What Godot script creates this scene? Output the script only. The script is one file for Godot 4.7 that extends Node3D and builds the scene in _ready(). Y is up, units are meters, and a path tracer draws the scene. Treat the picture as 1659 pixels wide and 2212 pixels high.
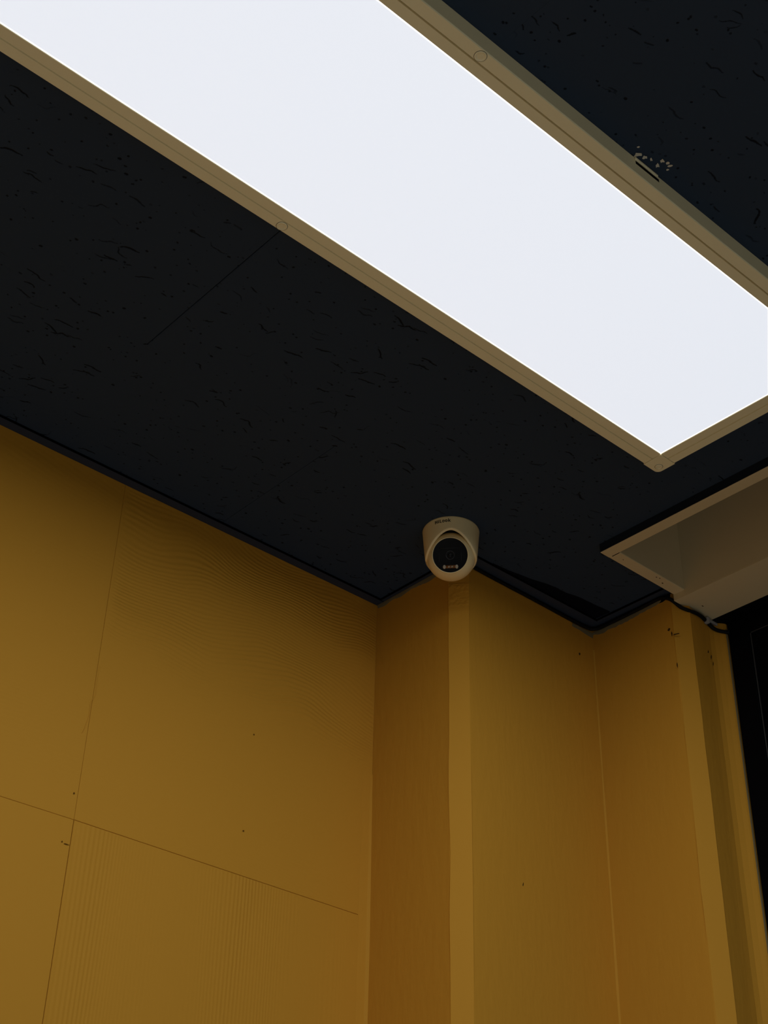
extends Node3D

# ---- fixed measures (metres) -------------------------------------------------
const C := 2.6            # underside of the ceiling tiles
const EYE := 1.445        # height of the camera
const ZL := -1.4607       # face of the left wall
const X1 := 1.2650        # corner pilaster: face beside the left wall
const Z2 := -1.2755       # corner pilaster: face towards the room
const X3 := 1.5647        # doorside pilaster: face towards the room
const Z4 := -1.1000       # doorside pilaster: reveal beside the door
var M := {}
var used := {}

func _ready() -> void:
	# camera
	var cam := Camera3D.new()
	cam.name = "camera"
	cam.fov = 39.633
	cam.near = 0.05
	cam.far = 50.0
	cam.position = Vector3(0, EYE, 0)
	cam.rotation = Vector3(0.603759, -0.717126, 0.0273091)
	add_child(cam)
	cam.current = true
	# environment: a closed room, so hardly anything of the sky comes in
	var we := WorldEnvironment.new()
	we.name = "world_environment"
	var env := Environment.new()
	env.background_mode = Environment.BG_COLOR
	env.background_color = Color(0.05, 0.055, 0.065)
	env.tonemap_mode = Environment.TONE_MAPPER_LINEAR
	env.tonemap_exposure = 1.16
	env.sdfgi_enabled = true
	env.ssao_enabled = true
	env.ssil_enabled = true
	we.environment = env
	add_child(we)
	materials()
	# large structure
	room_shell()
	ceiling_tiles()
	left_wall()
	pilasters()
	edge_trims()
	black_door()
	# things
	ceiling_lamp("ceiling_lamp", Vector3(0.6375, C, -0.754), LAMP_ENERGY * 0.51, true)
	tag(last, "long white glowing LED panel in a cream frame on the black ceiling", "ceiling lamp")
	ceiling_lamp("ceiling_lamp", Vector3(0.6375, C, 1.2), LAMP_ENERGY * 2.1, false)  # unseen panel added for its bounce off floor and walls
	tag(last, "unseen long white LED panel added farther back in the room for bounce light", "ceiling lamp")
	ceiling_lamp("ceiling_lamp", Vector3(-1.1, C, 0.8), LAMP_ENERGY * 2.0, false)  # another added panel, out of view, to fill the room with light
	tag(last, "unseen long white LED panel added over the far side of the room as fill light", "ceiling lamp")
	shutter_recess()
	security_camera()
	cable_run()
	small_marks()

const LAMP_ENERGY := 0.75
var last: Node3D

# ---- helpers -------------------------------------------------------------------
func numbered(called: String) -> String:
	var n: int = used.get(called, 0)
	used[called] = n + 1
	return called if n == 0 else "%s_%03d" % [called, n]

func tag(o: Node, label: String, category := "", group := "", kind := "") -> void:
	o.set_meta("label", label)
	if category != "": o.set_meta("category", category)
	if group != "": o.set_meta("group", group)
	if kind != "": o.set_meta("kind", kind)

func begin(smooth := false) -> SurfaceTool:
	var s := SurfaceTool.new()
	s.begin(Mesh.PRIMITIVE_TRIANGLES)
	s.set_smooth_group(0 if smooth else -1)
	return s

func commit(called: String, s: SurfaceTool, m: Material, parent: Node = null) -> MeshInstance3D:
	s.generate_normals()
	var o := MeshInstance3D.new()
	o.mesh = s.commit()
	o.material_override = m
	o.cast_shadow = GeometryInstance3D.SHADOW_CASTING_SETTING_ON
	put(called, o, parent)
	return o

func put(called: String, o: Node3D, parent: Node = null) -> void:
	if parent == null:
		o.name = numbered(called)
		add_child(o, true)
	else:
		var n := 0
		var want := called
		while parent.has_node(want):
			n += 1
			want = "%s_%03d" % [called, n]
		o.name = want
		parent.add_child(o, true)

func thing(called: String, at := Vector3.ZERO) -> Node3D:
	var o := Node3D.new()
	put(called, o)
	o.position = at
	last = o
	return o

func tri(s: SurfaceTool, a: Vector3, b: Vector3, c: Vector3, out: Vector3, uvs := []) -> void:
	var p := [a, b, c]
	var flip := (c - a).cross(b - a).dot(out) < 0.0
	for i in ([0, 2, 1] if flip else [0, 1, 2]):
		if uvs.size() > 0: s.set_uv(uvs[i])
		s.add_vertex(p[i])

func quad(s: SurfaceTool, a: Vector3, b: Vector3, c: Vector3, d: Vector3, out: Vector3, uvs := []) -> void:
	if uvs.size() > 0:
		tri(s, a, b, c, out, [uvs[0], uvs[1], uvs[2]])
		tri(s, a, c, d, out, [uvs[0], uvs[2], uvs[3]])
	else:
		tri(s, a, b, c, out)
		tri(s, a, c, d, out)

func box(s: SurfaceTool, lo: Vector3, hi: Vector3, ch := 0.0) -> void:
	# a box with chamfered edges
	var mid := (lo + hi) / 2.0
	var h := (hi - lo) / 2.0
	ch = minf(ch, minf(h.x, minf(h.y, h.z)) * 0.9)
	var ax := [Vector3.RIGHT, Vector3.UP, Vector3.BACK]
	for a in 3:
		var b := (a + 1) % 3
		var c := (a + 2) % 3
		for sg in [-1.0, 1.0]:
			var p: Vector3 = mid + ax[a] * h[a] * sg
			var u: Vector3 = ax[b] * (h[b] - ch)
			var v: Vector3 = ax[c] * (h[c] - ch)
			quad(s, p - u - v, p + u - v, p + u + v, p - u + v, ax[a] * sg)
			if ch > 0.0:
				for sb in [-1.0, 1.0]:
					var w: Vector3 = ax[c] * (h[c] - ch)
					var e1: Vector3 = mid + ax[a] * h[a] * sg + ax[b] * (h[b] - ch) * sb
					var e2: Vector3 = mid + ax[a] * (h[a] - ch) * sg + ax[b] * h[b] * sb
					quad(s, e1 - w, e1 + w, e2 + w, e2 - w, ax[a] * sg + ax[b] * sb)
	if ch > 0.0:
		for i in 8:
			var sg := Vector3(1 if i & 1 else -1, 1 if i & 2 else -1, 1 if i & 4 else -1)
			var k := Vector3(h.x - ch, h.y - ch, h.z - ch)
			tri(s, mid + sg * Vector3(h.x, k.y, k.z), mid + sg * Vector3(k.x, h.y, k.z), mid + sg * Vector3(k.x, k.y, h.z), sg)

func prism(s: SurfaceTool, plan: PackedVector2Array, y0: float, y1: float, rows := 1, jitter := 0.0, seed_ := 1) -> void:
	# plan: points (x, z) of a closed outline; raised from y0 to y1; jitter shifts the rows a little, as trowelled corners are
	var n := FastNoiseLite.new()
	n.seed = seed_
	n.frequency = 9.0
	var area := 0.0
	for i in plan.size():
		var p := plan[i]
		var q := plan[(i + 1) % plan.size()]
		area += p.x * q.y - q.x * p.y
	var sgn := 1.0 if area > 0.0 else -1.0
	var at := func(i: int, r: int) -> Vector3:
		var p := plan[i % plan.size()]
		var y := lerpf(y0, y1, float(r) / rows)
		var j := n.get_noise_2d((i % plan.size()) * 13.7, y) * jitter
		return Vector3(p.x + j, y, p.y + j * 0.8)
	for i in plan.size():
		var d := (plan[(i + 1) % plan.size()] - plan[i])
		var out := Vector3(d.y, 0, -d.x) * sgn
		for r in rows:
			quad(s, at.call(i, r), at.call(i + 1, r), at.call(i + 1, r + 1), at.call(i, r + 1), out)
	var t := Geometry2D.triangulate_polygon(plan)
	for k in range(0, t.size(), 3):
		for yy in [[y0, -1.0, 0], [y1, 1.0, rows]]:
			tri(s, at.call(t[k], yy[2]), at.call(t[k + 1], yy[2]), at.call(t[k + 2], yy[2]), Vector3(0, yy[1], 0))

func extrude(s: SurfaceTool, prof: PackedVector2Array, from: Vector3, to: Vector3, u: Vector3, v: Vector3) -> void:
	# prof in (u, v), closed; swept straight from one point to the other, with end caps
	var area := 0.0
	for i in prof.size():
		var q := prof[(i + 1) % prof.size()]
		area += prof[i].x * q.y - q.x * prof[i].y
	var sgn := 1.0 if area > 0.0 else -1.0
	for i in prof.size():
		var a := prof[i]
		var b := prof[(i + 1) % prof.size()]
		var d := (b - a) * sgn
		var out := u * d.y - v * d.x
		quad(s, from + u * a.x + v * a.y, from + u * b.x + v * b.y, to + u * b.x + v * b.y, to + u * a.x + v * a.y, out)
	var t := Geometry2D.triangulate_polygon(prof)
	for k in range(0, t.size(), 3):
		for e in [[from, from - to], [to, to - from]]:
			var pts := []
			for m in 3:
				pts.append(e[0] + u * prof[t[k + m]].x + v * prof[t[k + m]].y)
			tri(s, pts[0], pts[1], pts[2], e[1])

func lathe(s: SurfaceTool, prof: PackedVector2Array, xf: Transform3D, seg := 48) -> void:
	# prof: (radius, height along local +z), from the outside in
	for i in prof.size() - 1:
		var a := prof[i]
		var b := prof[i + 1]
		var d := b - a
		for k in seg:
			var t0 := TAU * k / seg
			var t1 := TAU * (k + 1) / seg
			var p := func(q: Vector2, t: float) -> Vector3: return xf * Vector3(q.x * cos(t), q.x * sin(t), q.y)
			var tm := (t0 + t1) / 2.0
			var out: Vector3 = xf.basis * Vector3(-d.y * -1.0 * cos(tm), d.y * sin(tm), -d.x)
			var c := [p.call(a, t0), p.call(a, t1), p.call(b, t1), p.call(b, t0)]
			if b.x < 1e-6: tri(s, c[0], c[1], c[2], out)
			elif a.x < 1e-6: tri(s, c[0], c[2], c[3], out)
			else: quad(s, c[0], c[1], c[2], c[3], out)

func tube(s: SurfaceTool, path: PackedVector3Array, r: float, sides := 10) -> void:
	var rings := []
	for i in path.size():
		var t := (path[mini(i + 1, path.size() - 1)] - path[maxi(i - 1, 0)]).normalized()
		var a := t.cross(Vector3.UP if absf(t.y) < 0.9 else Vector3.RIGHT).normalized()
		var b := t.cross(a)
		var ring := []
		for k in sides:
			ring.append(path[i] + (a * cos(TAU * k / sides) + b * sin(TAU * k / sides)) * r)
		rings.append(ring)
	for i in path.size() - 1:
		for k in sides:
			var k2 := (k + 1) % sides
			quad(s, rings[i][k], rings[i][k2], rings[i + 1][k2], rings[i + 1][k], rings[i][k] + rings[i][k2] - path[i] * 2.0)
	for e in [[0, 1], [path.size() - 1, path.size() - 2]]:
		for k in sides:
			tri(s, path[e[0]], rings[e[0]][k], rings[e[0]][(k + 1) % sides], path[e[0]] - path[e[1]])

func smooth_path(pts: Array, per := 8) -> PackedVector3Array:
	var out := PackedVector3Array()
	for i in pts.size() - 1:
		var p0: Vector3 = pts[maxi(i - 1, 0)]
		var p1: Vector3 = pts[i]
		var p2: Vector3 = pts[i + 1]
		var p3: Vector3 = pts[mini(i + 2, pts.size() - 1)]
		for k in per:
			out.append(p1.cubic_interpolate(p2, p0, p3, float(k) / per))
	out.append(pts[pts.size() - 1])
	return out

# ---- materials -------------------------------------------------------------------
func plain(called: String, c: Color, rough := 0.6, spec := 0.5) -> StandardMaterial3D:
	var m := StandardMaterial3D.new()
	m.resource_name = called
	m.albedo_color = c
	m.roughness = rough
	m.metallic_specular = spec
	M[called] = m
	return m

func float_image(w: int, h: int, d: PackedFloat32Array) -> ImageTexture:
	return ImageTexture.create_from_image(Image.create_from_data(w, h, false, Image.FORMAT_RF, d.to_byte_array()))

func relief(m: StandardMaterial3D, tex: Texture2D, cm: float) -> void:
	m.heightmap_enabled = true
	m.heightmap_texture = tex
	m.heightmap_scale = cm

func noise(seed_: int, freq: float, oct := 3) -> FastNoiseLite:
	var n := FastNoiseLite.new()
	n.seed = seed_
	n.noise_type = FastNoiseLite.TYPE_SIMPLEX_SMOOTH
	n.frequency = freq
	n.fractal_octaves = oct
	return n

const OCHRE := Color(0.80, 0.57, 0.185)

func ochre(called: String) -> StandardMaterial3D:
	return plain(called, OCHRE, 0.7, 0.22)

func grain_texture(kind: int) -> ImageTexture:
	# relief of the wood grain that shows through the paint; 0 flowing along, 1 upright, 2 nearly smooth
	var n := 1024
	var d := PackedFloat32Array()
	d.resize(n * n)
	var wave := noise(11 + kind, 1.0, 2)
	var veil := noise(31 + kind, 1.0, 2)
	var fine := noise(51 + kind, 1.0, 2)
	for j in n:
		var v := float(j) / n
		for i in n:
			var u := float(i) / n
			var h := 0.0
			if kind == 0:
				var w := wave.get_noise_2d(u * 1.3, v * 1.5) * 6.5 + wave.get_noise_2d(u * 3.5 + 9.0, v * 7.0) * 0.7 - u * 3.0
				var m := exp(-pow((v - 0.37 - u * 0.06) / 0.12, 2.0)) + 0.7 * exp(-pow((v - 0.12) / 0.09, 2.0)) + 0.10
				m *= clampf((veil.get_noise_2d(u * 1.6, v * 4.0) + 0.75) * 1.2, 0.2, 1.0) * smoothstep(0.0, 0.03, u)
				h = sin(TAU * (v * 78.0 + w)) * m
			elif kind == 1:
				var w2 := wave.get_noise_2d(u * 3.0, v * 0.8) * 2.4
				var band := maxf(exp(-pow((u - 0.07) / 0.06, 2.0)), maxf(exp(-pow((u - 0.56) / 0.09, 2.0)), 0.35 * exp(-pow((u - 0.75) / 0.06, 2.0))))
				band += 0.14
				var m2 := band * clampf((veil.get_noise_2d(u * 4.0, v * 1.2) + 0.45) * 1.6, 0.0, 1.0)
				h = sin(TAU * (u * 84.0 + w2)) * m2
			else:
				var w3 := wave.get_noise_2d(u * 1.5, v * 2.0) * 6.0
				h = sin(TAU * (v * 60.0 + w3)) * 0.22 * clampf(veil.get_noise_2d(u * 2.0, v * 4.0) * 2.0 - 0.1, 0.0, 1.0)
			h = h * 0.5 + fine.get_noise_2d(i * 0.11, j * 0.11) * 0.06
			d[j * n + i] = 0.5 + h * 0.5
	return float_image(n, n, d)

func tile_textures(seed_: int) -> Array:
	# mineral fibre tile: wandering fissures and pinholes pressed into the face (their inner shade painted into the colour, and relief)
	var w := 1280
	var h := 640
	var depth := PackedFloat32Array()
	depth.resize(w * h)
	var n := noise(seed_, 0.06, 2)
	for j in h:
		for i in w:
			depth[j * w + i] = 0.86 + 0.10 * n.get_noise_2d(i, j)
	var rng := RandomNumberGenerator.new()
	rng.seed = seed_ * 77
	var dot := func(x: float, y: float, r: float, deep: float) -> void:
		for jj in range(int(y - r - 1), int(y + r + 2)):
			for ii in range(int(x - r - 1), int(x + r + 2)):
				var k := clampf(r + 0.6 - Vector2(ii - x, jj - y).length(), 0.0, 1.0) * deep
				if k > 0.0:
					var at := posmod(jj, h) * w + posmod(ii, w)
					depth[at] = minf(depth[at], lerpf(0.86, 0.0, k))
	for f in 92:
		var p := Vector2(rng.randf() * w, rng.randf() * h)
		var ang := rng.randf_range(-0.15, 0.55)
		var turn := 0.0
		var deep := rng.randf_range(0.3, 1.0)
		var steps := rng.randi_range(10, 34)
		var fat := rng.randf_range(0.9, 2.1)
		for k in steps:
			turn = turn * 0.7 + rng.randf_range(-0.13, 0.13)
			if rng.randf() < 0.06: ang += rng.randf_range(-0.8, 0.8)
			ang = lerpf(ang, 0.2, 0.10) + turn
			p += Vector2(cos(ang), sin(ang)) * 1.7
			dot.call(p.x, p.y, fat * (0.45 + 0.65 * sin(PI * (k + 1.0) / (steps + 1.0)) + rng.randf_range(-0.25, 0.35)), deep)
	for f in 400:
		var c := Vector2(rng.randf() * w, rng.randf() * h)
		var dr := rng.randf_range(0.8, 2.9)
		var dd := rng.randf_range(0.3, 1.0)
		for k in rng.randi_range(1, 3):
			dot.call(c.x + k * rng.randf_range(0.5, 2.0), c.y + rng.randf_range(-1.0, 1.0), dr, dd)
	var img := Image.create_empty(w, h, false, Image.FORMAT_RGB8)
	var bytes := PackedByteArray()
	bytes.resize(w * h * 3)
	for i in w * h:
		var t := smoothstep(0.15, 0.8, depth[i])
		bytes[i * 3] = int(lerpf(110.0, 255.0, t))
		bytes[i * 3 + 1] = int(lerpf(110.0, 255.0, t))
		bytes[i * 3 + 2] = int(lerpf(112.0, 255.0, t))
	img = Image.create_from_data(w, h, false, Image.FORMAT_RGB8, bytes)
	return [ImageTexture.create_from_image(img), float_image(w, h, depth)]

func materials() -> void:
	# ochre paint over board and plaster
	var m := ochre("ochre_board_flowing"); relief(m, grain_texture(0), 0.17)
	m = ochre("ochre_board_upright"); relief(m, grain_texture(1), 0.10)
	m = ochre("ochre_board_smooth"); relief(m, grain_texture(2), 0.08)
	m = ochre("ochre_plaster")
	var brush := NoiseTexture2D.new()
	brush.width = 512; brush.height = 512; brush.seamless = true
	brush.noise = noise(5, 0.02, 4)
	relief(m, brush, 0.03)
	m.uv1_triplanar = true; m.uv1_world_triplanar = true
	m.uv1_scale = Vector3(6, 1.6, 6)
	m = ochre("ochre_rough")
	var lumps := NoiseTexture2D.new()
	lumps.width = 256; lumps.height = 256; lumps.seamless = true
	lumps.noise = noise(8, 0.05, 4)
	relief(m, lumps, 0.08)
	m.uv1_triplanar = true; m.uv1_world_triplanar = true
	m.uv1_scale = Vector3(12, 12, 12)
	for k in 3:
		m = plain("black_tile_%d" % k, Color(0.185, 0.23, 0.285), 0.85, 0.25)
		var tx := tile_textures(3 + k)
		m.albedo_texture = tx[0]
		relief(m, tx[1], 0.075)
	plain("black_paint", Color(0.165, 0.205, 0.26), 0.55, 0.4)
	plain("black_trim", Color(0.11, 0.135, 0.17), 0.8, 0.2)
	plain("black_gloss", Color(0.04, 0.055, 0.09), 0.75, 0.15)
	plain("black_rubber", Color(0.035, 0.037, 0.045), 0.6, 0.3)
	plain("door_black", Color(0.02, 0.022, 0.035), 0.6, 0.15)
	plain("door_edge", Color(0.22, 0.21, 0.2), 0.5, 0.4)
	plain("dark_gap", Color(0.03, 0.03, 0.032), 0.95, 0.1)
	plain("lamp_cream", Color(0.975, 0.93, 0.75), 0.45, 0.45)
	plain("camera_cream", Color(0.96, 0.865, 0.64), 0.4, 0.5)
	plain("recess_cream", Color(0.83, 0.755, 0.58), 0.6, 0.4)
	plain("caulk_grey", Color(0.46, 0.41, 0.29), 0.7, 0.3)
	plain("clip_grey", Color(0.60, 0.58, 0.55), 0.5, 0.4)
	plain("chip_white", Color(0.86, 0.82, 0.72), 0.8, 0.2)
	plain("scuff_dark", Color(0.26, 0.18, 0.09), 0.9, 0.1)
	plain("scuff_brown", Color(0.40, 0.26, 0.09), 0.9, 0.1)
	plain("floor_tile", Color(0.90, 0.90, 0.90), 0.5, 0.4)
	plain("white_wall", Color(0.57, 0.545, 0.50), 0.7, 0.3)
	plain("cover_black", Color(0.03, 0.034, 0.05), 0.12, 0.35)
	plain("lens_grey", Color(0.11, 0.115, 0.13), 0.35, 0.5)
	plain("letter_black", Color(0.20, 0.165, 0.12), 0.6, 0.3)
	plain("groove_shade", Color(0.50, 0.46, 0.37), 0.8, 0.2)
	plain("led_amber", Color(0.50, 0.31, 0.14), 0.5, 0.4)
	plain("led_pale", Color(0.66, 0.60, 0.50), 0.4, 0.5)
	m = plain("lamp_diffuser", Color(0.9, 0.9, 0.9), 0.5, 0.3)
	m.emission_enabled = true
	m.emission = Color(0.885, 0.912, 0.955)
	m.emission_energy_multiplier = 0.775
	m = plain("lamp_edge_light", Color(0.9, 0.9, 0.9), 0.5, 0.3)
	m.emission_enabled = true
	m.emission = Color(1, 1, 1)
	m.emission_energy_multiplier = 1.2

func structure(o: Node, label: String) -> void:
	tag(o, label, "", "", "structure")

# ---- room ------------------------------------------------------------------------
func room_shell() -> void:
	var s := begin(); box(s, Vector3(-2.1, -0.1, -1.56), Vector3(1.82, 0.0, 2.3))
	structure(commit("floor", s, M.floor_tile), "pale tiled floor of the small room below the view")
	s = begin(); box(s, Vector3(-2.1, 0.0, -1.46), Vector3(-2.0, C, 2.2))
	structure(commit("wall_far_side", s, M.white_wall), "plain grey wall across the room, outside the view")
	s = begin(); box(s, Vector3(-2.1, 0.0, 2.2), Vector3(1.82, C, 2.3))
	structure(commit("wall_rear", s, M.white_wall), "plain grey wall behind the viewer")
	s = begin(); box(s, Vector3(1.60, 0.0, -0.14), Vector3(1.72, C, 2.2))
	structure(commit("wall_front", s, M.white_wall), "plain grey wall on from the black door, outside the view")

func ceiling_tiles() -> void:
	var root := thing("ceiling")
	structure(root, "black painted ceiling of fissured mineral fibre tiles")
	var s := begin(); box(s, Vector3(-2.1, C + 0.013, -1.56), Vector3(1.385, C + 0.1, 2.3))
	box(s, Vector3(1.385, C + 0.013, -1.56), Vector3(1.82, C + 0.1, -1.106))
	box(s, Vector3(1.385, C + 0.013, -0.14), Vector3(1.82, C + 0.1, 2.3))
	commit("backing_board", s, M.black_paint, root)
	var rx := 1.3855
	var rz := -1.1055
	for k in range(-1, 12):
		var z0 := -1.194 + 0.3 * k
		var z1 := z0 + 0.3
		var shift := 0.648 if posmod(k, 2) == 0 else 0.949
		for j in range(-5, 3):
			var x0 := shift + 0.6 * j
			var x1 := x0 + 0.6
			# joints still open: the rest is filled with paint
			var open_left := (k == 0 and j == 0) or (k == -1 and j == 0)
			var open_right := (k == 0 and j == -1) or (k == -1 and j == -1)
			var a := Vector2(maxf(x0, -2.0), maxf(z0, ZL))
			var b := Vector2(minf(x1, 1.72), minf(z1, 2.2))
			if b.x - a.x < 0.004 or b.y - a.y < 0.004: continue
			var rects := []
			if b.x > rx and b.y > rz and a.y < -0.14:
				if a.x < rx: rects.append([a, Vector2(rx, b.y)])
				if a.y < rz: rects.append([Vector2(maxf(a.x, rx), a.y), Vector2(b.x, rz)])
				if b.y > -0.14: rects.append([Vector2(maxf(a.x, rx), -0.14), b])
			else:
				rects.append([a, b])
			var gap := 0.00045 if k == 0 else 0.0002
			for r in rects:
				tile(root, r[0], r[1], x0, z0, gap if open_left and is_equal_approx(r[0].x, x0) else 0.00005, gap if open_right and is_equal_approx(r[1].x, x1) else 0.00005, posmod(k * 5 + j * 7, 3), posmod(k + j * 3, 2) == 1)

func tile(root: Node, a: Vector2, b: Vector2, x0: float, z0: float, gl: float, gr: float, variant: int, turned: bool) -> void:
	var s := begin()
	var lo := Vector3(a.x + gl, C, a.y + 0.00005)
	var hi := Vector3(b.x - gr, C + 0.012, b.y - 0.00005)
	var uv := func(p: Vector3) -> Vector2:
		var t := Vector2((p.x - x0) / 0.6, (p.z - z0) / 0.3)
		return Vector2(1, 1) - t if turned else t
	var cl := gl * 1.6 if gl > 0.0001 else 0.0
	var cr := gr * 1.6 if gr > 0.0001 else 0.0
	var p := [Vector3(lo.x + cl, C, lo.z), Vector3(hi.x - cr, C, lo.z), Vector3(hi.x - cr, C, hi.z), Vector3(lo.x + cl, C, hi.z)]
	quad(s, p[0], p[1], p[2], p[3], Vector3.DOWN, [uv.call(p[0]), uv.call(p[1]), uv.call(p[2]), uv.call(p[3])])
	var q := [Vector3(lo.x, C + cl, lo.z), Vector3(hi.x, C + cr, lo.z), Vector3(hi.x, C + cr, hi.z), Vector3(lo.x, C + cl, hi.z)]
	var side := func(m0: Vector3, m1: Vector3, m2: Vector3, m3: Vector3, out: Vector3) -> void:
		quad(s, m0, m1, m2, m3, out, [uv.call(m0), uv.call(m1), uv.call(m2), uv.call(m3)])
	if cl > 0.0: side.call(p[0], p[3], q[3], q[0], Vector3(-1, -1, 0))
	if cr > 0.0: side.call(p[1], p[2], q[2], q[1], Vector3(1, -1, 0))
	var up := Vector3(0, 0.012, 0)
	var t := [Vector3(lo.x, hi.y, lo.z), Vector3(hi.x, hi.y, lo.z), Vector3(hi.x, hi.y, hi.z), Vector3(lo.x, hi.y, hi.z)]
	side.call(q[0], q[3], t[3], t[0], Vector3.LEFT)
	side.call(q[1], q[2], t[2], t[1], Vector3.RIGHT)
	side.call(q[0], q[1], t[1], t[0], Vector3.FORWARD)
	side.call(q[3], q[2], t[2], t[3], Vector3.BACK)
	side.call(t[0], t[1], t[2], t[3], up)
	commit("ceiling_tile", s, M["black_tile_%d" % variant], root)

func panel(root: Node, corners: Array, mat: Material, ch: float, proud := 0.0) -> void:
	# corners (x, y): bottom left, bottom right, top right, top left
	var s := begin()
	var mid := Vector2.ZERO
	for c in corners: mid += c / 4.0
	var f := []
	var g := []
	var bk := []
	var uvs := []
	var w: float = corners[1].x - corners[0].x
	var h: float = corners[3].y - corners[0].y
	for c in corners:
		var ins := Vector2(signf(mid.x - c.x), signf(mid.y - c.y)) * ch
		f.append(Vector3(c.x + ins.x, c.y + ins.y, ZL + proud))
		g.append(Vector3(c.x, c.y, ZL + proud - ch))
		bk.append(Vector3(c.x, c.y, ZL - 0.0055))
		uvs.append(Vector2((c.x - corners[0].x) / maxf(w, 0.3), 1.0 - (c.y - corners[0].y) / maxf(h, 0.3)))
	quad(s, f[0], f[1], f[2], f[3], Vector3.BACK, uvs)
	for i in 4:
		var j := (i + 1) % 4
		var out2: Vector2 = (corners[i] + corners[j]) / 2.0 - mid
		var out := Vector3(out2.x, out2.y, 0)
		quad(s, f[i], f[j], g[j], g[i], out.normalized() + Vector3.BACK * 0.3, [uvs[i], uvs[j], uvs[j], uvs[i]])
		quad(s, g[i], g[j], bk[j], bk[i], out, [uvs[i], uvs[j], uvs[j], uvs[i]])
	commit("wall_panel", s, mat, root)

func left_wall() -> void:
	var root := thing("wall_left")
	structure(root, "ochre painted wall of grained boards at the left")
	var s := begin(); box(s, Vector3(-2.1, 0.0, -1.56), Vector3(X1, C, ZL - 0.0055))
	commit("backing_wall", s, M.ochre_plaster, root)
	var x := 0.793
	# the two boards beside the corner
	panel(root, [Vector2(x, 2.1022), Vector2(X1, 2.0968), Vector2(X1, C), Vector2(x, C)], M.ochre_board_flowing, 0.0004)
	panel(root, [Vector2(x + 0.0003, 0.88), Vector2(X1, 0.88), Vector2(X1, 2.0964), Vector2(x + 0.0003, 2.1018)], M.ochre_board_upright, 0.0007, 0.0003)
	panel(root, [Vector2(x, 0.0), Vector2(X1, 0.0), Vector2(X1, 0.8792), Vector2(x, 0.8792)], M.ochre_board_smooth, 0.0006)
	# the boards to the left of them
	var cols := [[-0.427, x - 0.0003], [-1.647, -0.4278], [-2.0, -1.6478]]
	for c in cols:
		panel(root, [Vector2(c[0], 2.1018), Vector2(c[1], 2.1021), Vector2(c[1], C), Vector2(c[0], C)], M.ochre_board_smooth, 0.0004)
		panel(root, [Vector2(c[0], 0.88), Vector2(c[1], 0.88), Vector2(c[1], 2.1019), Vector2(c[0], 2.1016)], M.ochre_board_smooth, 0.0006)
		panel(root, [Vector2(c[0], 0.0), Vector2(c[1], 0.0), Vector2(c[1], 0.8792), Vector2(c[0], 0.8792)], M.ochre_board_smooth, 0.0006)
	# tape over the inner corner, its edge feathered
	s = begin()
	var n := noise(4, 6.0, 2)
	var rows := 60
	for r in rows:
		var y0 := lerpf(0.0, 2.31, float(r) / rows)
		var y1 := lerpf(0.0, 2.31, float(r + 1) / rows)
		var e0 := 1.247 + n.get_noise_1d(y0) * 0.003
		var e1 := 1.247 + n.get_noise_1d(y1) * 0.003
		var t0 := 0.0002 + 0.0014 * clampf((2.31 - y0) / 0.25, 0.0, 1.0)
		var t1 := 0.0002 + 0.0014 * clampf((2.31 - y1) / 0.25, 0.0, 1.0)
		quad(s, Vector3(e0, y0, ZL + 0.0001), Vector3(e1, y1, ZL + 0.0001), Vector3(X1 - 0.004, y1, ZL + t1), Vector3(X1 - 0.004, y0, ZL + t0), Vector3.BACK)
		quad(s, Vector3(X1 - 0.004, y0, ZL + t0), Vector3(X1 - 0.004, y1, ZL + t1), Vector3(X1, y1, ZL + t1 * 3.0), Vector3(X1, y0, ZL + t0 * 3.0), Vector3(-1, 0, 1))
	commit("corner_tape", s, M.ochre_plaster, root)
	# hairline crack beside the upright seam
	s = begin()
	var crack := smooth_path([Vector3(0.7955, 2.312, ZL), Vector3(0.7950, 2.290, ZL), Vector3(0.7953, 2.270, ZL), Vector3(0.7905, 2.258, ZL), Vector3(0.7905, 2.240, ZL), Vector3(0.7875, 2.222, ZL), Vector3(0.7845, 2.213, ZL)], 5)
	for i in crack.size() - 1:
		var wd := 0.0006 * (1.0 - 0.7 * i / crack.size())
		quad(s, crack[i] + Vector3(-wd, 0, 0.0003), crack[i] + Vector3(wd, 0, 0.0009), crack[i + 1] + Vector3(wd, 0, 0.0009), crack[i + 1] + Vector3(-wd, 0, 0.0003), Vector3.BACK)
	commit("paint_crack", s, M.ochre_plaster, root)

func ragged_strip(called: String, a: Vector3, b: Vector3, down: float, out: Vector3, mat: Material, root: Node, seed_: int, vary := 0.5) -> void:
	# a smeared bead along the top of a wall: uneven lower edge, a little thickness
	var n := noise(seed_, 7.0, 3)
	var s := begin(true)
	var steps := 90
	for i in steps:
		var p := a.lerp(b, float(i) / steps)
		var q := a.lerp(b, float(i + 1) / steps)
		var dp := down * (1.0 + vary * n.get_noise_1d(p.x + p.z * 3.0) * 2.0)
		var dq := down * (1.0 + vary * n.get_noise_1d(q.x + q.z * 3.0) * 2.0)
		var mp := p + Vector3.DOWN * dp * 0.5 + out * 0.0012
		var mq := q + Vector3.DOWN * dq * 0.5 + out * 0.0012
		quad(s, p + out * 0.0014, q + out * 0.0014, mq, mp, out)
		quad(s, mp, mq, q + Vector3.DOWN * dq, p + Vector3.DOWN * dp, out + Vector3.DOWN * 0.2)
	commit(called, s, mat, root)

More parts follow.
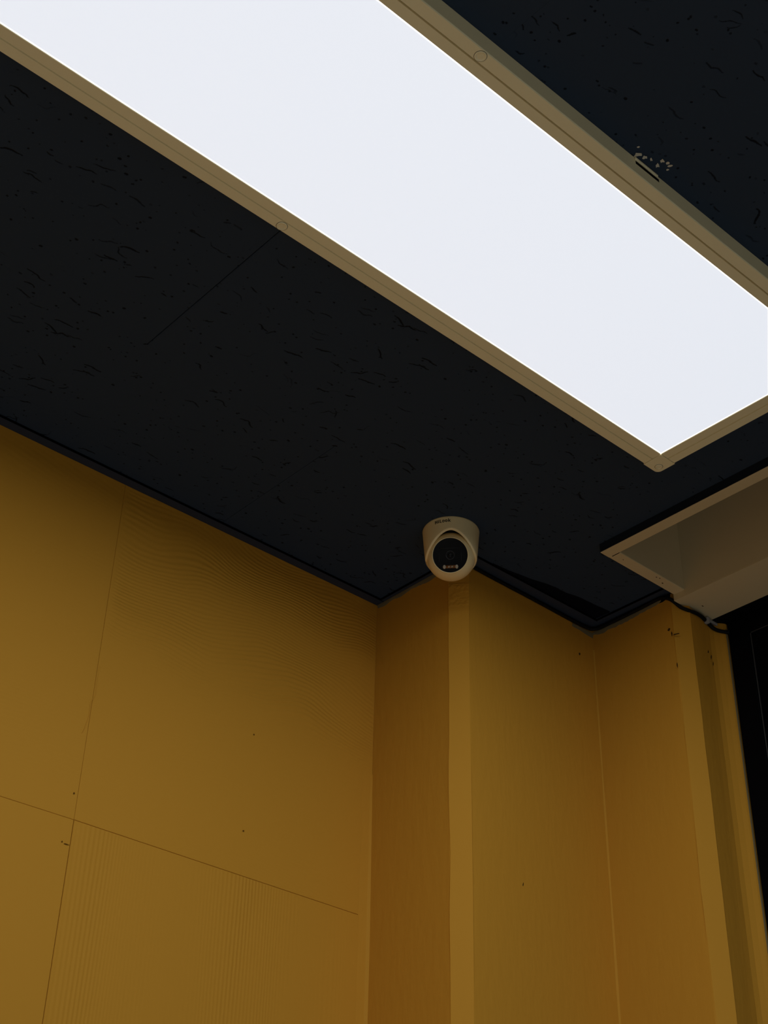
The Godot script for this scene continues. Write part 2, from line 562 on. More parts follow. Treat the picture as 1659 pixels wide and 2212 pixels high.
func pilasters() -> void:
	# the pilaster in the corner, under the security camera
	var root := thing("wall_corner")
	structure(root, "ochre pilaster with a bevelled corner under the security camera")
	var cut := Vector2(X1, -1.2997)
	var cut2 := Vector2(1.2845, Z2)
	var s := begin()
	prism(s, PackedVector2Array([Vector2(X1, -1.56), Vector2(X3, -1.56), Vector2(X3, Z2), cut2, cut]), 0.0, C)
	commit("pilaster", s, M.ochre_plaster, root)
	var d := Vector2(-0.77, 0.63)
	bead(root, cut, cut2, d, 2.565, 21)
	s = begin()
	var rough := noise(9, 55.0, 3)
	for r in 9:
		for c in 8:
			var pt := func(i: int, j: int) -> Vector3:
				var p := cut.lerp(cut2, i / 8.0)
				var y := 2.5235 + 0.0415 * j / 9.0
				var o := 0.0014 + 0.0012 * (rough.get_noise_2d(i * 0.06, y) + 0.2) * (1.0 if i > 0 and i < 8 and j > 0 and j < 9 else 0.0)
				return Vector3(p.x + d.x * o, y, p.y + d.y * o)
			quad(s, pt.call(c, r), pt.call(c + 1, r), pt.call(c + 1, r + 1), pt.call(c, r + 1), Vector3(d.x, 0, d.y))
	commit("filler_patch", s, M.ochre_rough, root)
	ragged_strip("caulk_bead", Vector3(X1, 2.597, ZL + 0.002), Vector3(X1, 2.597, -1.325), 0.006, Vector3.LEFT, M.caulk_grey, root, 41, 0.4)
	ragged_strip("caulk_bead", Vector3(1.515, 2.590, Z2), Vector3(X3, 2.590, Z2), 0.008, Vector3.BACK, M.caulk_grey, root, 42, 0.5)
	# raised line of filler down the inner corner
	var ridge := noise(63, 5.0, 3)
	s = begin()
	for r in 90:
		var q := []
		for k in 2:
			var y := lerpf(0.0, 2.56, (r + k) / 90.0)
			var wd := 0.0015 + 0.0007 * ridge.get_noise_1d(y)
			q.append([Vector3(X3 - wd * 1.3, y, Z2 + 0.0001), Vector3(X3 - wd * 0.55, y, Z2 + wd * 0.8), Vector3(X3 - 0.0001, y, Z2 + wd * 1.5)])
		for c in 2:
			quad(s, q[0][c], q[0][c + 1], q[1][c + 1], q[1][c], Vector3(-1, 0, 1))
	commit("corner_fillet", s, M.ochre_plaster, root)
	# the pilaster beside the black door
	root = thing("wall_doorside")
	structure(root, "ochre pilaster with a hollow reveal beside the black door")
	cut = Vector2(X3, -1.1185)
	cut2 = Vector2(1.5865, Z4)
	s = begin()
	prism(s, PackedVector2Array([Vector2(X3, -1.56), Vector2(1.5866, -1.56), cut2, cut]), 0.0, C)
	prism(s, PackedVector2Array([Vector2(1.5866, -1.56), Vector2(1.72, -1.56), Vector2(1.72, -1.0975), Vector2(1.6685, -1.0935), Vector2(1.664, -1.0955),
		Vector2(1.658, -1.1000), Vector2(1.650, -1.1045), Vector2(1.641, -1.1065), Vector2(1.628, -1.1055), Vector2(1.606, -1.1025), Vector2(1.5866, Z4)]), 0.0, 2.5745)
	commit("pilaster", s, M.ochre_plaster, root)
	bead(root, cut, cut2, Vector2(-0.65, 0.76), 2.5985, 22)
	ragged_strip("black_paint_edge", Vector3(X3, 2.5998, -1.1400), Vector3(X3, 2.5998, -1.1186), 0.0105, Vector3.LEFT, M.black_gloss, root, 48, 0.15)
	ragged_strip("black_paint_edge", Vector3(1.5640, 2.5998, -1.1192), Vector3(1.5800, 2.5998, -1.1056), 0.0125, Vector3(-0.65, 0, 0.76), M.black_gloss, root, 47, 0.15)
	s = begin(); box(s, Vector3(1.5868, 2.5747, -1.56), Vector3(1.72, C, -1.1125))
	box(s, Vector3(1.6450, 2.5747, -1.1125), Vector3(1.72, C, -1.0930))
	commit("head_block", s, M.door_black, root)
	s = begin(); box(s, Vector3(1.6665, 0.0, -1.0945), Vector3(1.6690, 2.565, -1.0925), 0.0005)
	commit("caulk_line", s, M.caulk_grey, root)
	ragged_strip("caulk_bead", Vector3(X3, 2.591, Z2), Vector3(X3, 2.594, -1.135), 0.0065, Vector3.LEFT, M.caulk_grey, root, 43, 0.5)

func bead(root: Node, a: Vector2, b: Vector2, out: Vector2, top: float, seed_: int) -> void:
	# the bevelled bead of a pilaster corner, its edges uneven from many coats
	var n := noise(seed_, 4.0, 3)
	var s := begin()
	var rows := 110
	var along := (b - a).normalized()
	for r in rows:
		var q := []
		for k in 2:
			var y := lerpf(0.0, top, float(r + k) / rows)
			var ja := n.get_noise_2d(y, 1.0) * 0.0022
			var jb := n.get_noise_2d(y, 40.0) * 0.0016
			var pa := a + out * 0.0012 + along * (0.0006 + ja)
			var pb := b + out * 0.0012 + along * (-0.0006 + jb)
			var ea := a - along * 0.0004 - out * 0.0004
			var eb := b + along * 0.0004 - out * 0.0004
			q.append([Vector3(ea.x, y, ea.y), Vector3(pa.x, y, pa.y), Vector3(pb.x, y, pb.y), Vector3(eb.x, y, eb.y)])
		for c in 3:
			quad(s, q[0][c], q[0][c + 1], q[1][c + 1], q[1][c], Vector3(out.x, 0, out.y))
	var t := PackedVector2Array([a - out * 0.0004, a + out * 0.0012, b + out * 0.0012, b - out * 0.0004])
	quad(s, Vector3(t[0].x, top, t[0].y), Vector3(t[1].x, top, t[1].y), Vector3(t[2].x, top, t[2].y), Vector3(t[3].x, top, t[3].y), Vector3.UP)
	commit("corner_bead", s, M.ochre_plaster, root)

func edge_trims() -> void:
	# flat black angle trims where the ceiling meets the walls
	var runs := [
		[Vector3(-2.0, C - 0.003, ZL), Vector3(X1, C, ZL + 0.0163), "flat black trim between the ceiling and the grained left wall"],
		[Vector3(X1 - 0.0075, C - 0.003, ZL + 0.0163), Vector3(X1, C, Z2 + 0.024), "short black trim on the narrow wall left of the security camera"],
		[Vector3(X1, C - 0.003, Z2), Vector3(X3, C, Z2 + 0.024), "black trim above the wall right of the security camera"],
		[Vector3(X3 - 0.0172, C - 0.003, Z2 + 0.024), Vector3(X3, C, -1.108), "black trim above the wall left of the black door"],
	]
	for i in runs.size():
		var s := begin()
		box(s, runs[i][0], runs[i][1] - Vector3(0, 0.0002, 0), 0.0007)
		var o := commit("trim_%d" % (i + 1), s, M.black_paint)
		structure(o, runs[i][2])
		var lo: Vector3 = runs[i][0]
		var hi: Vector3 = runs[i][1]
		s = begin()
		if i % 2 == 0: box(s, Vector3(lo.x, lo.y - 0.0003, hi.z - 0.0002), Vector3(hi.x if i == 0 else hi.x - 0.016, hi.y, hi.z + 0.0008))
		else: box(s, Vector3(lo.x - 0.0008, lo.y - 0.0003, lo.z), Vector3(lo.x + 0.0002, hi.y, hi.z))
		commit("gap_shade", s, M.dark_gap, o)  # thin dark strip painted in for the shade of the gap beside the trim
	# glossy overpaint smeared from the trim onto the tiles beside the cable
	var n := noise(61, 8.0, 3)
	var s2 := begin(true)
	for i in 40:
		var q := []
		for k in 2:
			var t := (i + k) / 40.0
			var x := lerpf(1.31, 1.545, t)
			var w := (0.010 + 0.022 * t + 0.008 * n.get_noise_1d(x)) * sin(PI * clampf(t * 1.05 + 0.05, 0.0, 1.0) * 0.5 + 0.1)
			q.append([Vector3(x, C - 0.0002, Z2 + 0.0245), Vector3(x, C - 0.0006, Z2 + 0.0245 + w * 0.8), Vector3(x, C - 0.0001, Z2 + 0.0245 + w)])
		for c in 2:
			quad(s2, q[0][c], q[0][c + 1], q[1][c + 1], q[1][c], Vector3.DOWN)
	commit("overpaint", s2, M.black_gloss, get_node("ceiling"))

func black_door() -> void:
	var root := thing("door_1")
	structure(root, "black door at the right edge beside the ochre pilaster")
	var s := begin()
	box(s, Vector3(1.6695, 0.0, -1.0925), Vector3(1.73, 2.5765, -1.0555), 0.0012)
	commit("stile", s, M.door_black, root)
	s = begin(); box(s, Vector3(1.6695, 0.0, -0.18), Vector3(1.73, 2.5765, -0.14), 0.0012)
	commit("stile", s, M.door_black, root)
	s = begin(); box(s, Vector3(1.6695, 2.5465, -1.0553), Vector3(1.73, 2.5765, -0.1802), 0.0012)
	box(s, Vector3(1.6450, 2.5767, -1.0925), Vector3(1.73, C + 0.02, -0.14), 0.0012)
	commit("head_rail", s, M.door_black, root)
	s = begin(); box(s, Vector3(1.6765, 0.0, -1.0553), Vector3(1.72, 2.5463, -0.1802), 0.0008)
	commit("door_leaf", s, M.door_black, root)
	s = begin(); box(s, Vector3(1.6730, 0.0, -1.0556), Vector3(1.6755, 2.545, -1.0543), 0.0003)
	box(s, Vector3(1.6730, 2.5452, -1.0543), Vector3(1.6755, 2.5462, -0.1802), 0.0003)
	commit("glazing_bead", s, M.door_edge, root)
	s = begin(); box(s, Vector3(1.73, 0.0, -1.0975), Vector3(1.82, C + 0.4, 0.0))
	var o := commit("wall_behind_door", s, M.door_black)
	structure(o, "dark wall behind the black door")

# ---- lamp --------------------------------------------------------------------------
func ceiling_lamp(called: String, at: Vector3, energy: float, detailed: bool) -> void:
	var root := thing(called, at)
	var hx := 0.6425
	var hz := 0.159
	var fw := 0.028
	var drop := 0.0234
	# rail profile: u from the inner edge outwards, v up
	var prof := PackedVector2Array([Vector2(0, -0.0185), Vector2(0, -drop + 0.0005), Vector2(0.0005, -drop), Vector2(0.0132, -drop), Vector2(0.0134, -drop + 0.0014), Vector2(0.0146, -drop + 0.0014),
		Vector2(0.0148, -drop - 0.0003), Vector2(fw - 0.0008, -drop - 0.0003), Vector2(fw, -drop + 0.0006), Vector2(fw, -0.0002), Vector2(fw - 0.003, -0.0002), Vector2(fw - 0.003, -0.0185)])
	var prof_near := prof.duplicate()
	prof_near[3] = Vector2(0.0122, -drop); prof_near[4] = Vector2(0.0123, -drop + 0.004); prof_near[5] = Vector2(0.0144, -drop + 0.004); prof_near[6] = Vector2(0.0145, -drop - 0.0006)
	prof_near[7] = Vector2(fw - 0.0008, -drop - 0.0006)
	for k in 4:
		var s := begin()
		var g := 0.0006
		if k < 2:
			var sg := 1.0 if k == 0 else -1.0
			extrude(s, prof_near if k == 0 else prof, Vector3(-hx + fw + g, 0, sg * (hz - fw)), Vector3(hx - fw - g, 0, sg * (hz - fw)), Vector3(0, 0, sg), Vector3.UP)
		else:
			var sg2 := 1.0 if k == 2 else -1.0
			extrude(s, prof, Vector3(sg2 * (hx - fw), 0, -hz + fw + g), Vector3(sg2 * (hx - fw), 0, hz - fw - g), Vector3(sg2, 0, 0), Vector3.UP)
		commit("frame_rail", s, M.lamp_cream, root)
	for sx in [-1.0, 1.0]:
		for sz in [-1.0, 1.0]:
			# corner cap, rounded outside, a hair wider than the rails
			var plan := PackedVector2Array()
			var o := fw + 0.0009
			plan.append(Vector2(0, 0)); plan.append(Vector2(o, 0))
			for q in 7:
				var t := PI / 2.0 * q / 6.0
				plan.append(Vector2(o - 0.007 + 0.007 * cos(t), o - 0.007 + 0.007 * sin(t)))
			plan.append(Vector2(0, o))
			var p2 := PackedVector2Array()
			for p in plan: p2.append(Vector2(sx * (hx - fw + p.x), sz * (hz - fw + p.y)))
			var s := begin()
			prism(s, p2, -drop - 0.0008, -0.0002)
			var cap := commit("corner_cap", s, M.lamp_cream, root)
			plug(cap, Vector3(sx * (hx - fw + 0.0185), -drop - 0.0008, sz * (hz - fw + 0.0185)), 0.0050)
	plug(root.get_node("frame_rail"), Vector3(-0.006, -drop - 0.0006, hz - 0.0071), 0.0060)
	plug(root.get_node("frame_rail_001"), Vector3(-0.006, -drop - 0.0003, -hz + 0.0068), 0.0060)
	var s3 := begin(); box(s3, Vector3(-hx + fw + 0.0016, -0.0225, -hz + fw + 0.0016), Vector3(hx - fw - 0.0016, -0.0195, hz - fw - 0.0016))
	commit("diffuser", s3, M.lamp_diffuser, root)
	s3 = begin()
	for e in [[-hx + fw, -hz + fw, hx - fw, -hz + fw + 0.0016], [-hx + fw, hz - fw - 0.0016, hx - fw, hz - fw], [-hx + fw, -hz + fw, -hx + fw + 0.0016, hz - fw], [hx - fw - 0.0016, -hz + fw, hx - fw, hz - fw]]:
		box(s3, Vector3(e[0], -0.0225, e[1]), Vector3(e[2], -0.0195, e[3]))
	commit("light_edge", s3, M.lamp_edge_light, root)
	s3 = begin(); box(s3, Vector3(-hx + 0.01, -0.018, -hz + 0.01), Vector3(hx - 0.01, -0.0004, hz - 0.01))
	commit("back_tray", s3, M.lamp_cream, root)
	if detailed:
		# torn paint and an open slot where the near rail meets the ceiling
		var x0 := 0.852 - at.x
		s3 = begin()
		box(s3, Vector3(x0 + 0.002, -0.0085, hz - 0.002), Vector3(x0 + 0.040, -0.0045, hz + 0.0003))
		var slot := commit("torn_slot", s3, M.dark_gap, root.get_node("frame_rail"))
		slot.set_meta("label", "dark torn slot")
		s3 = begin()
		box(s3, Vector3(x0, -0.0042, hz + 0.0001), Vector3(x0 + 0.037, -0.0012, hz + 0.0022), 0.0005)
		commit("torn_edge", s3, M.lamp_cream, root.get_node("frame_rail"))
	var l := AreaLight3D.new()
	l.name = "panel_light"
	l.area_size = Vector2((hx - fw) * 2.0 - 0.006, (hz - fw) * 2.0 - 0.006)
	l.light_color = Color(0.93, 0.965, 1.0)
	l.light_energy = energy
	l.area_range = 12.0
	l.area_attenuation = 2.0
	l.shadow_enabled = true
	root.add_child(l)
	l.position = Vector3(0, -0.0240, 0)
	l.rotation = Vector3(-PI / 2.0, 0, 0)

func plug(parent: Node, at: Vector3, r: float) -> void:
	# round screw cover: a ring groove and a low dome
	var s := begin(true)
	var xf := Transform3D(Basis(Vector3.RIGHT, PI / 2.0), at)   # local +z points down
	lathe(s, PackedVector2Array([Vector2(r, -0.0003), Vector2(r, 0.0004), Vector2(r - 0.0006, 0.0009), Vector2(r - 0.0011, 0.0009), Vector2(r - 0.0016, 0.0003), Vector2(r * 0.4, 0.0005), Vector2(0, 0.0006)]), xf, 28)
	commit("screw_cover", s, M.lamp_cream, parent)
	s = begin()  # flat darker ring, painting the shade of the gap round the cover
	lathe(s, PackedVector2Array([Vector2(r + 0.0006, 0.00005), Vector2(r + 0.0002, 0.0002), Vector2(r - 0.0003, 0.0002)]), xf, 28)
	commit("cover_gap_shade", s, M.groove_shade, parent)

# ---- recess over the door --------------------------------------------------------------
func shutter_recess() -> void:
	var b := C - 0.015
	var x0 := 1.3858
	var z0 := -1.1045
	var z1 := -0.145
	var root := thing("shutter_recess", Vector3(x0, b, z0))
	tag(root, "cream framed open recess let into the black ceiling before the black door", "ceiling recess")
	var rail := func(called: String, lo: Vector3, hi: Vector3, m: Material, ch: float, par: Node) -> Node:
		var s := begin()
		var o := Vector3(x0, b, z0)
		box(s, lo - o, hi - o, ch)
		return commit(called, s, m, par)
	var cream: Material = M.recess_cream
	# rails of the frame; the lintel board lies a little lower than they do
	var near: Node = rail.call("frame_rail", Vector3(x0, b, z0), Vector3(x0 + 0.0195, C + 0.02, z1), cream, 0.0006, root)
	rail.call("painted_edge", Vector3(x0 - 0.0006, b + 0.001, z0), Vector3(x0 + 0.0001, C, z1), M.black_trim, 0.0, near)
	var side: Node = rail.call("frame_rail", Vector3(x0 + 0.0200, b + 0.0003, z0), Vector3(1.5565, C + 0.02, z0 + 0.0200), cream, 0.0006, root)
	rail.call("painted_edge", Vector3(x0 + 0.0200, b + 0.001, z0 - 0.0006), Vector3(1.5565, C, z0), M.black_gloss, 0.0, side)
	rail.call("mitre_gap", Vector3(x0 + 0.0188, b - 0.0002, z0 + 0.006), Vector3(x0 + 0.0202, b + 0.0006, z0 + 0.0195), M.dark_gap, 0.0, side)
	rail.call("frame_rail", Vector3(x0 + 0.0200, b, z1 - 0.02), Vector3(1.5565, C + 0.02, z1), cream, 0.0006, root)
	var ls := begin()
	var lb := 2.5755
	prism(ls, PackedVector2Array([Vector2(1.5570 - x0, z1 - z0), Vector2(1.5570 - x0, -1.1060 - z0), Vector2(1.5786 - x0, -1.1060 - z0), Vector2(1.5868 - x0, -1.0990 - z0),
		Vector2(1.5870 - x0, -1.1115 - z0), Vector2(1.6440 - x0, -1.1115 - z0), Vector2(1.6440 - x0, z1 - z0)]), lb - b, C + 0.018 - b)
	commit("lintel_board", ls, cream, root)
	# lining of the recess
	rail.call("side_panel", Vector3(x0 + 0.0197, b + 0.0012, z0 + 0.0045), Vector3(1.5564, 3.0, z0 + 0.0203), cream, 0.0, root)
	rail.call("back_panel", Vector3(1.5566, lb + 0.0015, z0 + 0.0045), Vector3(1.5569, 3.0, z1), cream, 0.0, root)
	rail.call("near_panel", Vector3(x0 + 0.0040, C + 0.0205, z0 + 0.0205), Vector3(x0 + 0.0160, 3.0, z1), cream, 0.0, root)
	rail.call("end_panel", Vector3(x0 + 0.016, C + 0.0205, z1 - 0.012), Vector3(1.5570, 3.0, z1), cream, 0.0, root)
	rail.call("top_panel", Vector3(x0 + 0.004, 3.0, z0 + 0.0045), Vector3(1.570, 3.012, z1), cream, 0.0, root)

# ---- security camera ---------------------------------------------------------------------
func security_camera() -> void:
	var at := Vector3(1.2053, C, -1.2326)
	var f := Vector3(-at.x, 0, -at.z).normalized()
	var root := thing("security_camera", at)
	root.basis = Basis(Vector3.UP.cross(f), Vector3.UP, f)
	tag(root, "small cream turret security camera with a round black face under the ceiling corner", "camera")
	var cream: Material = M.camera_cream
	var rad := func(d: float) -> float:
		if d < 0.0015: return 0.0408 + 0.0007 * sqrt(maxf(0.0, 1.0 - pow(1.0 - d / 0.0015, 2.0)))
		if d < 0.045: return lerpf(0.0415, 0.0378, (d - 0.0015) / 0.0435)
		return sqrt(maxf(0.0, 0.038 * 0.038 - pow(d - 0.041, 2.0)))
	var cut := func(phi: float) -> float:
		var sn := absf(sin(phi))
		if cos(phi) >= 0.0: return 0.0190 + 0.0310 * pow(sn, 1.75)
		return 0.050 + 0.010 * pow(1.0 - sn, 0.75)
	# housing: a cone from the ceiling, rounded below, cut open towards the viewer, with a rolled lip
	var seg := 120
	var rows := 22
	var ctr := Vector3(0, -0.041, 0)
	var grid := []
	for k in seg + 1:
		var phi := TAU * k / seg
		var dc: float = cut.call(phi)
		var col := []
		for r in rows + 1:
			var t := float(r) / rows
			var d := dc * (t if t > 0.1 else t * 0.8)
			var rr: float = rad.call(d)
			col.append(Vector3(rr * sin(phi), -d, rr * cos(phi)))
		var p: Vector3 = col[rows]
		var pin := (ctr - p).normalized()
		var lipw := 0.0026 + 0.0014 * pow(maxf(0.0, cos(phi)), 1.5) - 0.0012 * maxf(0.0, -cos(phi))
		var face := (Vector3(0, -0.75, 0.66)).normalized()
		var inward := (pin - face * pin.dot(face)).normalized()
		if cos(phi) < 0.0: inward = pin
		col.append(p + inward * 0.0005 + face * 0.0005 * maxf(0.0, cos(phi)))
		col.append(p + inward * lipw * 0.8 + face * 0.0003 * maxf(0.0, cos(phi)))
		col.append(p + inward * lipw)
		col.append(p + inward * lipw - face * 0.012 * clampf(cos(phi) + 0.25, 0.05, 1.0))
		grid.append(col)
	var s := begin(true)
	for k in seg:
		for r in grid[k].size() - 1:
			var a: Vector3 = grid[k][r]
			var b2: Vector3 = grid[k + 1][r]
			var c: Vector3 = grid[k + 1][r + 1]
			var d2: Vector3 = grid[k][r + 1]
			var out := (a + c) / 2.0 - ctr
			if r < 10: out.y = 0.0
			if r == rows + 1 or r == rows + 2: out = Vector3(0, -0.75, 0.66)
			if r > rows + 2: out = -out
			quad(s, a, b2, c, d2, out)
	var housing := commit("housing", s, cream, root)
	# ball, looking at the viewer
	var e := deg_to_rad(26.5)
	var ball := Vector3(0, -0.0430, -0.0008)
	var yaw := deg_to_rad(-3.0)
	var dir := Vector3(sin(yaw) * cos(e), -sin(e), cos(yaw) * cos(e))
	var xa := Vector3.UP.cross(dir).normalized()
	var xf := Transform3D(Basis(xa, dir.cross(xa), dir), ball)
	var R := 0.0352
	var t0 := asin(0.0256 / R)
	var prof := PackedVector2Array()
	for i in 31:
		var t := lerpf(deg_to_rad(165.0), t0, i / 30.0)
		prof.append(Vector2(R * sin(t), R * cos(t)))
	s = begin(true); lathe(s, prof, xf, 72)
	commit("eyeball", s, cream, root)
	var zf := R * cos(t0)
	s = begin(true)
	lathe(s, PackedVector2Array([Vector2(0.0262, zf - 0.001), Vector2(0.0263, zf + 0.0006), Vector2(0.0259, zf + 0.0016), Vector2(0.0251, zf + 0.0016), Vector2(0.0248, zf + 0.0004)]), xf, 72)
	commit("bezel", s, cream, root)
	s = begin(true)
	var dome := PackedVector2Array()
	for i in 9:
		var rr2 := 0.0250 * (1.0 - i / 8.0)
		dome.append(Vector2(rr2, zf + 0.0003 + 0.0004 * (1.0 - pow(rr2 / 0.025, 2.0))))
	lathe(s, dome, xf, 72)
	var cover := commit("front_cover", s, M.cover_black, root)
	cover.set_meta("label", "round glossy black cover")
	# lens and sensor frame just under the face
	var zc := zf + 0.0008
	s = begin(true)
	lathe(s, PackedVector2Array([Vector2(0.0064, zc - 0.0003), Vector2(0.0064, zc + 0.0002), Vector2(0.0058, zc + 0.0003), Vector2(0.0054, zc - 0.0002)]), xf, 40)
	commit("lens_ring", s, M.lens_grey, cover)
	s = begin(true)
	lathe(s, PackedVector2Array([Vector2(0.0030, zc - 0.0003), Vector2(0.0029, zc + 0.0002), Vector2(0.0018, zc + 0.0006), Vector2(0.0, zc + 0.0008)]), xf, 30)
	commit("lens", s, M.cover_black, cover)
	s = begin()
	for q in [[-0.016, 0.0098, 0.016, 0.0102], [-0.016, -0.0092, -0.0156, 0.0098], [0.0156, -0.0092, 0.016, 0.0098]]:
		local_box(s, xf, Vector3(q[0], q[1], zc - 0.0006), Vector3(q[2], q[3], zc + 0.0001))
	commit("sensor_frame", s, M.lens_grey, cover)
	# row of lights under the lens
	s = begin(); local_box(s, xf, Vector3(-0.0080, -0.0188, zc - 0.0008), Vector3(0.0080, -0.0146, zc - 0.0001))
	commit("light_window", s, M.led_amber, cover)
	for sx in [-1.0, 1.0]:
		s = begin(true)
		var cx: float = sx * 0.0088
		lathe(s, PackedVector2Array([Vector2(0.0026, 0.0), Vector2(0.0025, 0.0006), Vector2(0.0018, 0.0009), Vector2(0, 0.0010)]), xf * Transform3D(Basis.from_scale(Vector3(0.85, 1.15, 1.0)), Vector3(cx, -0.0167, zc - 0.0006)), 24)
		commit("window_end", s, M.led_pale, cover)
		s = begin(); local_box(s, xf, Vector3(sx * 0.0023 - 0.0013, -0.0178, zc - 0.0006), Vector3(sx * 0.0023 + 0.0011, -0.0155, zc + 0.0003))
		commit("light_chip", s, M.led_pale, cover)
	# lettering wrapped round the cone
	var font := SystemFont.new()
	font.font_names = PackedStringArray(["Droid Sans"])
	font.font_weight = 700
	s = begin()
	var widths := {"H": 0.76, "i": 0.31, "L": 0.57, "o": 0.60, "k": 0.60}
	var em := 0.0071
	var arc := -0.0246
	for ch in "HiLook":
		var tm := TextMesh.new()
		tm.text = ch
		tm.font = font
		tm.font_size = 64
		tm.pixel_size = em / 64.0
		tm.depth = 0.0002
		tm.horizontal_alignment = HORIZONTAL_ALIGNMENT_CENTER
		tm.vertical_alignment = VERTICAL_ALIGNMENT_BOTTOM
		var wch: float = widths[ch] * em
		var phi := (arc + wch / 2.0) / 0.0412
		var dd := 0.0100
		var rr3: float = rad.call(dd) + 0.00012
		var out := Vector3(sin(phi), 0, cos(phi))
		var right := Vector3(cos(phi), 0, -sin(phi))
		var upv := (Vector3.UP + out * 0.085).normalized()
		s.append_from(tm, 0, Transform3D(Basis(right, upv, right.cross(upv)), Vector3(rr3 * sin(phi), -dd - 0.0016, rr3 * cos(phi))))
		arc += wch
	var o := MeshInstance3D.new()
	o.mesh = s.commit()
	o.material_override = M.letter_black
	put("lettering", o, housing)
	o.set_meta("label", "small dark lettering on the rim")

func local_box(s: SurfaceTool, xf: Transform3D, lo: Vector3, hi: Vector3) -> void:
	var t := begin()
	box(t, lo, hi)
	s.append_from(t.commit(), 0, xf)

# ---- cable, marks ---------------------------------------------------------------------------
func cable_run() -> void:
	var root := thing("cable", Vector3(1.235, 2.5935, -1.2665))
	tag(root, "thin black cable along the top of the ochre walls from security camera to door", "cable")
	var pts := [Vector3(1.238, 2.5935, -1.2655), Vector3(1.30, 2.5945, -1.2718), Vector3(1.42, 2.594, -1.2722), Vector3(1.535, 2.5925, -1.2718), Vector3(1.5585, 2.592, -1.264), Vector3(1.5610, 2.592, -1.235),
		Vector3(1.5612, 2.593, -1.18), Vector3(1.5612, 2.5945, -1.1400), Vector3(1.5610, 2.5915, -1.1270), Vector3(1.5620, 2.5855, -1.1170), Vector3(1.5672, 2.5795, -1.1120), Vector3(1.5734, 2.5715, -1.1068),
		Vector3(1.5811, 2.5668, -1.1003), Vector3(1.5983, 2.5685, -1.0990), Vector3(1.6158, 2.5700, -1.1005), Vector3(1.6295, 2.5685, -1.1025), Vector3(1.6490, 2.5605, -1.1010), Vector3(1.6640, 2.5580, -1.0925), Vector3(1.6675, 2.5575, -1.0880)]
	for i in pts.size(): pts[i] -= root.position
	var s := begin(true)
	tube(s, smooth_path(pts, 6), 0.0030)
	commit("cord", s, M.black_rubber, root)
	# grey nail clip that holds it above the reveal
	s = begin()
	box(s, Vector3(1.6275, 2.5635, -1.1050) - root.position, Vector3(1.6335, 2.5735, -1.0970) - root.position, 0.001)
	box(s, Vector3(1.6335, 2.5690, -1.1045) - root.position, Vector3(1.6560, 2.5740, -1.0990) - root.position, 0.0012)
	var c := commit("cable_clip", s, M.clip_grey, root)
	c.set_meta("label", "grey cable clip")

func blot(s: SurfaceTool, at: Vector3, u: Vector3, v: Vector3, w: float, h: float, rng: RandomNumberGenerator) -> void:
	var out := u.cross(v)
	var pts := []
	for k in 9:
		var t := TAU * k / 9.0
		pts.append(at + u * cos(t) * w * rng.randf_range(0.6, 1.1) + v * sin(t) * h * rng.randf_range(0.6, 1.1) + out * 0.0002)
	for k in 9:
		tri(s, at + out * 0.0005, pts[k], pts[(k + 1) % 9], out)

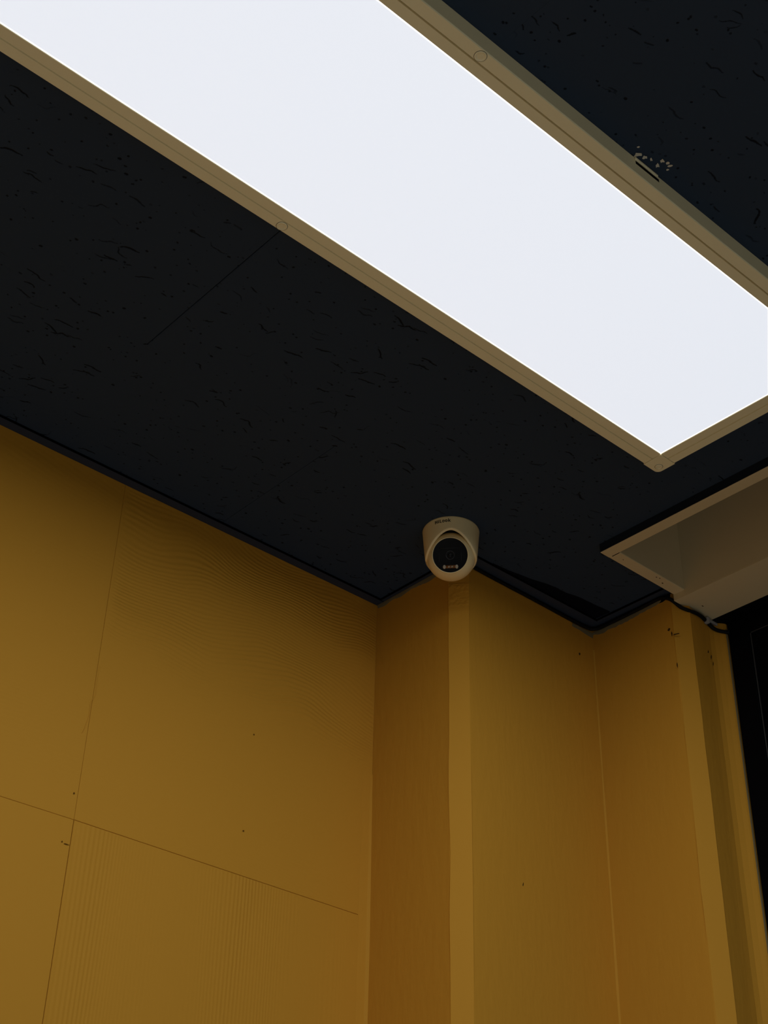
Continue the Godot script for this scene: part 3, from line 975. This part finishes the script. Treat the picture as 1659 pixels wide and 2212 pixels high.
func small_marks() -> void:
	var rng := RandomNumberGenerator.new()
	rng.seed = 12
	# scuffs on the walls
	var on_left := [[0.7870, 2.0697, 0.0050, 0.0007], [0.7813, 2.0712, 0.0012, 0.0011], [1.0422, 2.1592, 0.0016, 0.0014], [1.0467, 2.3001, 0.0014, 0.0012], [0.787, 2.134, 0.0014, 0.0014]]
	for m in on_left:
		var s := begin()
		blot(s, Vector3(m[0], m[1], ZL + 0.0006), Vector3.RIGHT, Vector3.UP, m[2], m[3], rng)
		commit("scuff_mark", s, M.scuff_brown, get_node("wall_left"))
	for m in [[1.3806, 2.1275, 0.0009, 0.0038], [1.5293, 2.5393, 0.0022, 0.0030]]:
		var s := begin()
		blot(s, Vector3(m[0], m[1], Z2), Vector3(1, -0.25, 0).normalized(), Vector3(0.25, 1, 0).normalized(), m[2], m[3], rng)
		commit("scuff_mark", s, M.scuff_dark, get_node("wall_corner"))
	for m in [[-1.1265, 2.5366, 0.0028, 0.0026], [-1.1220, 2.5270, 0.0014, 0.0045], [-1.1120, 2.5215, 0.0065, 0.0012], [-1.1160, 2.4700, 0.0010, 0.0050]]:
		var s := begin()
		blot(s, Vector3(X3 - (0.003 if m[0] > -1.1185 else 0.0), m[1], m[0]), Vector3(0.35 if m[0] > -1.1185 else 0.0, 0, 1).normalized(), Vector3.UP, m[2], m[3], rng)
		commit("scuff_mark", s, M.scuff_dark, get_node("wall_doorside"))
	for m in [[1.6300, 2.515, 0.0016, 0.0035], [1.6360, 2.508, 0.0012, 0.0050], [1.6395, 2.498, 0.0010, 0.0045]]:
		var s := begin()
		blot(s, Vector3(m[0], m[1], -1.1055), Vector3.RIGHT, Vector3(0.2, 1, 0).normalized(), m[2], m[3], rng)
		commit("scuff_mark", s, M.scuff_dark, get_node("wall_doorside"))
	# chips of paint hanging at the torn slot of the lamp
	for m in [[0.853, -0.5905, 0.0042, 0.0030], [0.861, -0.5875, 0.0030, 0.0018], [0.868, -0.585, 0.0040, 0.0007], [0.878, -0.5785, 0.0034, 0.0016], [0.884, -0.5760, 0.0020, 0.0012], [0.8795, -0.5860, 0.0042, 0.0014], [0.889, -0.5765, 0.0016, 0.0020], [0.891, -0.5820, 0.0013, 0.0012], [0.8445, -0.583, 0.0012, 0.0010]]:
		var s := begin()
		blot(s, Vector3(m[0], C - 0.0008, m[1]), Vector3(0.8, 0.25, -0.5).normalized(), Vector3(-0.5, 0.0, -0.8).normalized(), m[2] * 1.5, m[3] * 1.7, rng)
		commit("paint_chip", s, M.chip_white, get_node("ceiling"))
	# specks on the recess
	for m in [[1.424, -1.0935, 0.0008, 2.5852], [1.497, -1.0905, 0.0010, 2.5852], [1.503, -1.0890, 0.0009, 2.5852], [1.517, -1.0950, 0.0012, 2.5852], [1.600, -1.085, 0.0014, 2.5754]]:
		var s := begin()
		var o := Vector3(1.3858, C - 0.015, -1.1045)
		blot(s, Vector3(m[0], m[3], m[1]) - o, Vector3.RIGHT, Vector3(0, 0, 1), m[2] * 1.8, m[2], rng)
		commit("scuff_mark", s, M.scuff_dark, get_node("shutter_recess"))
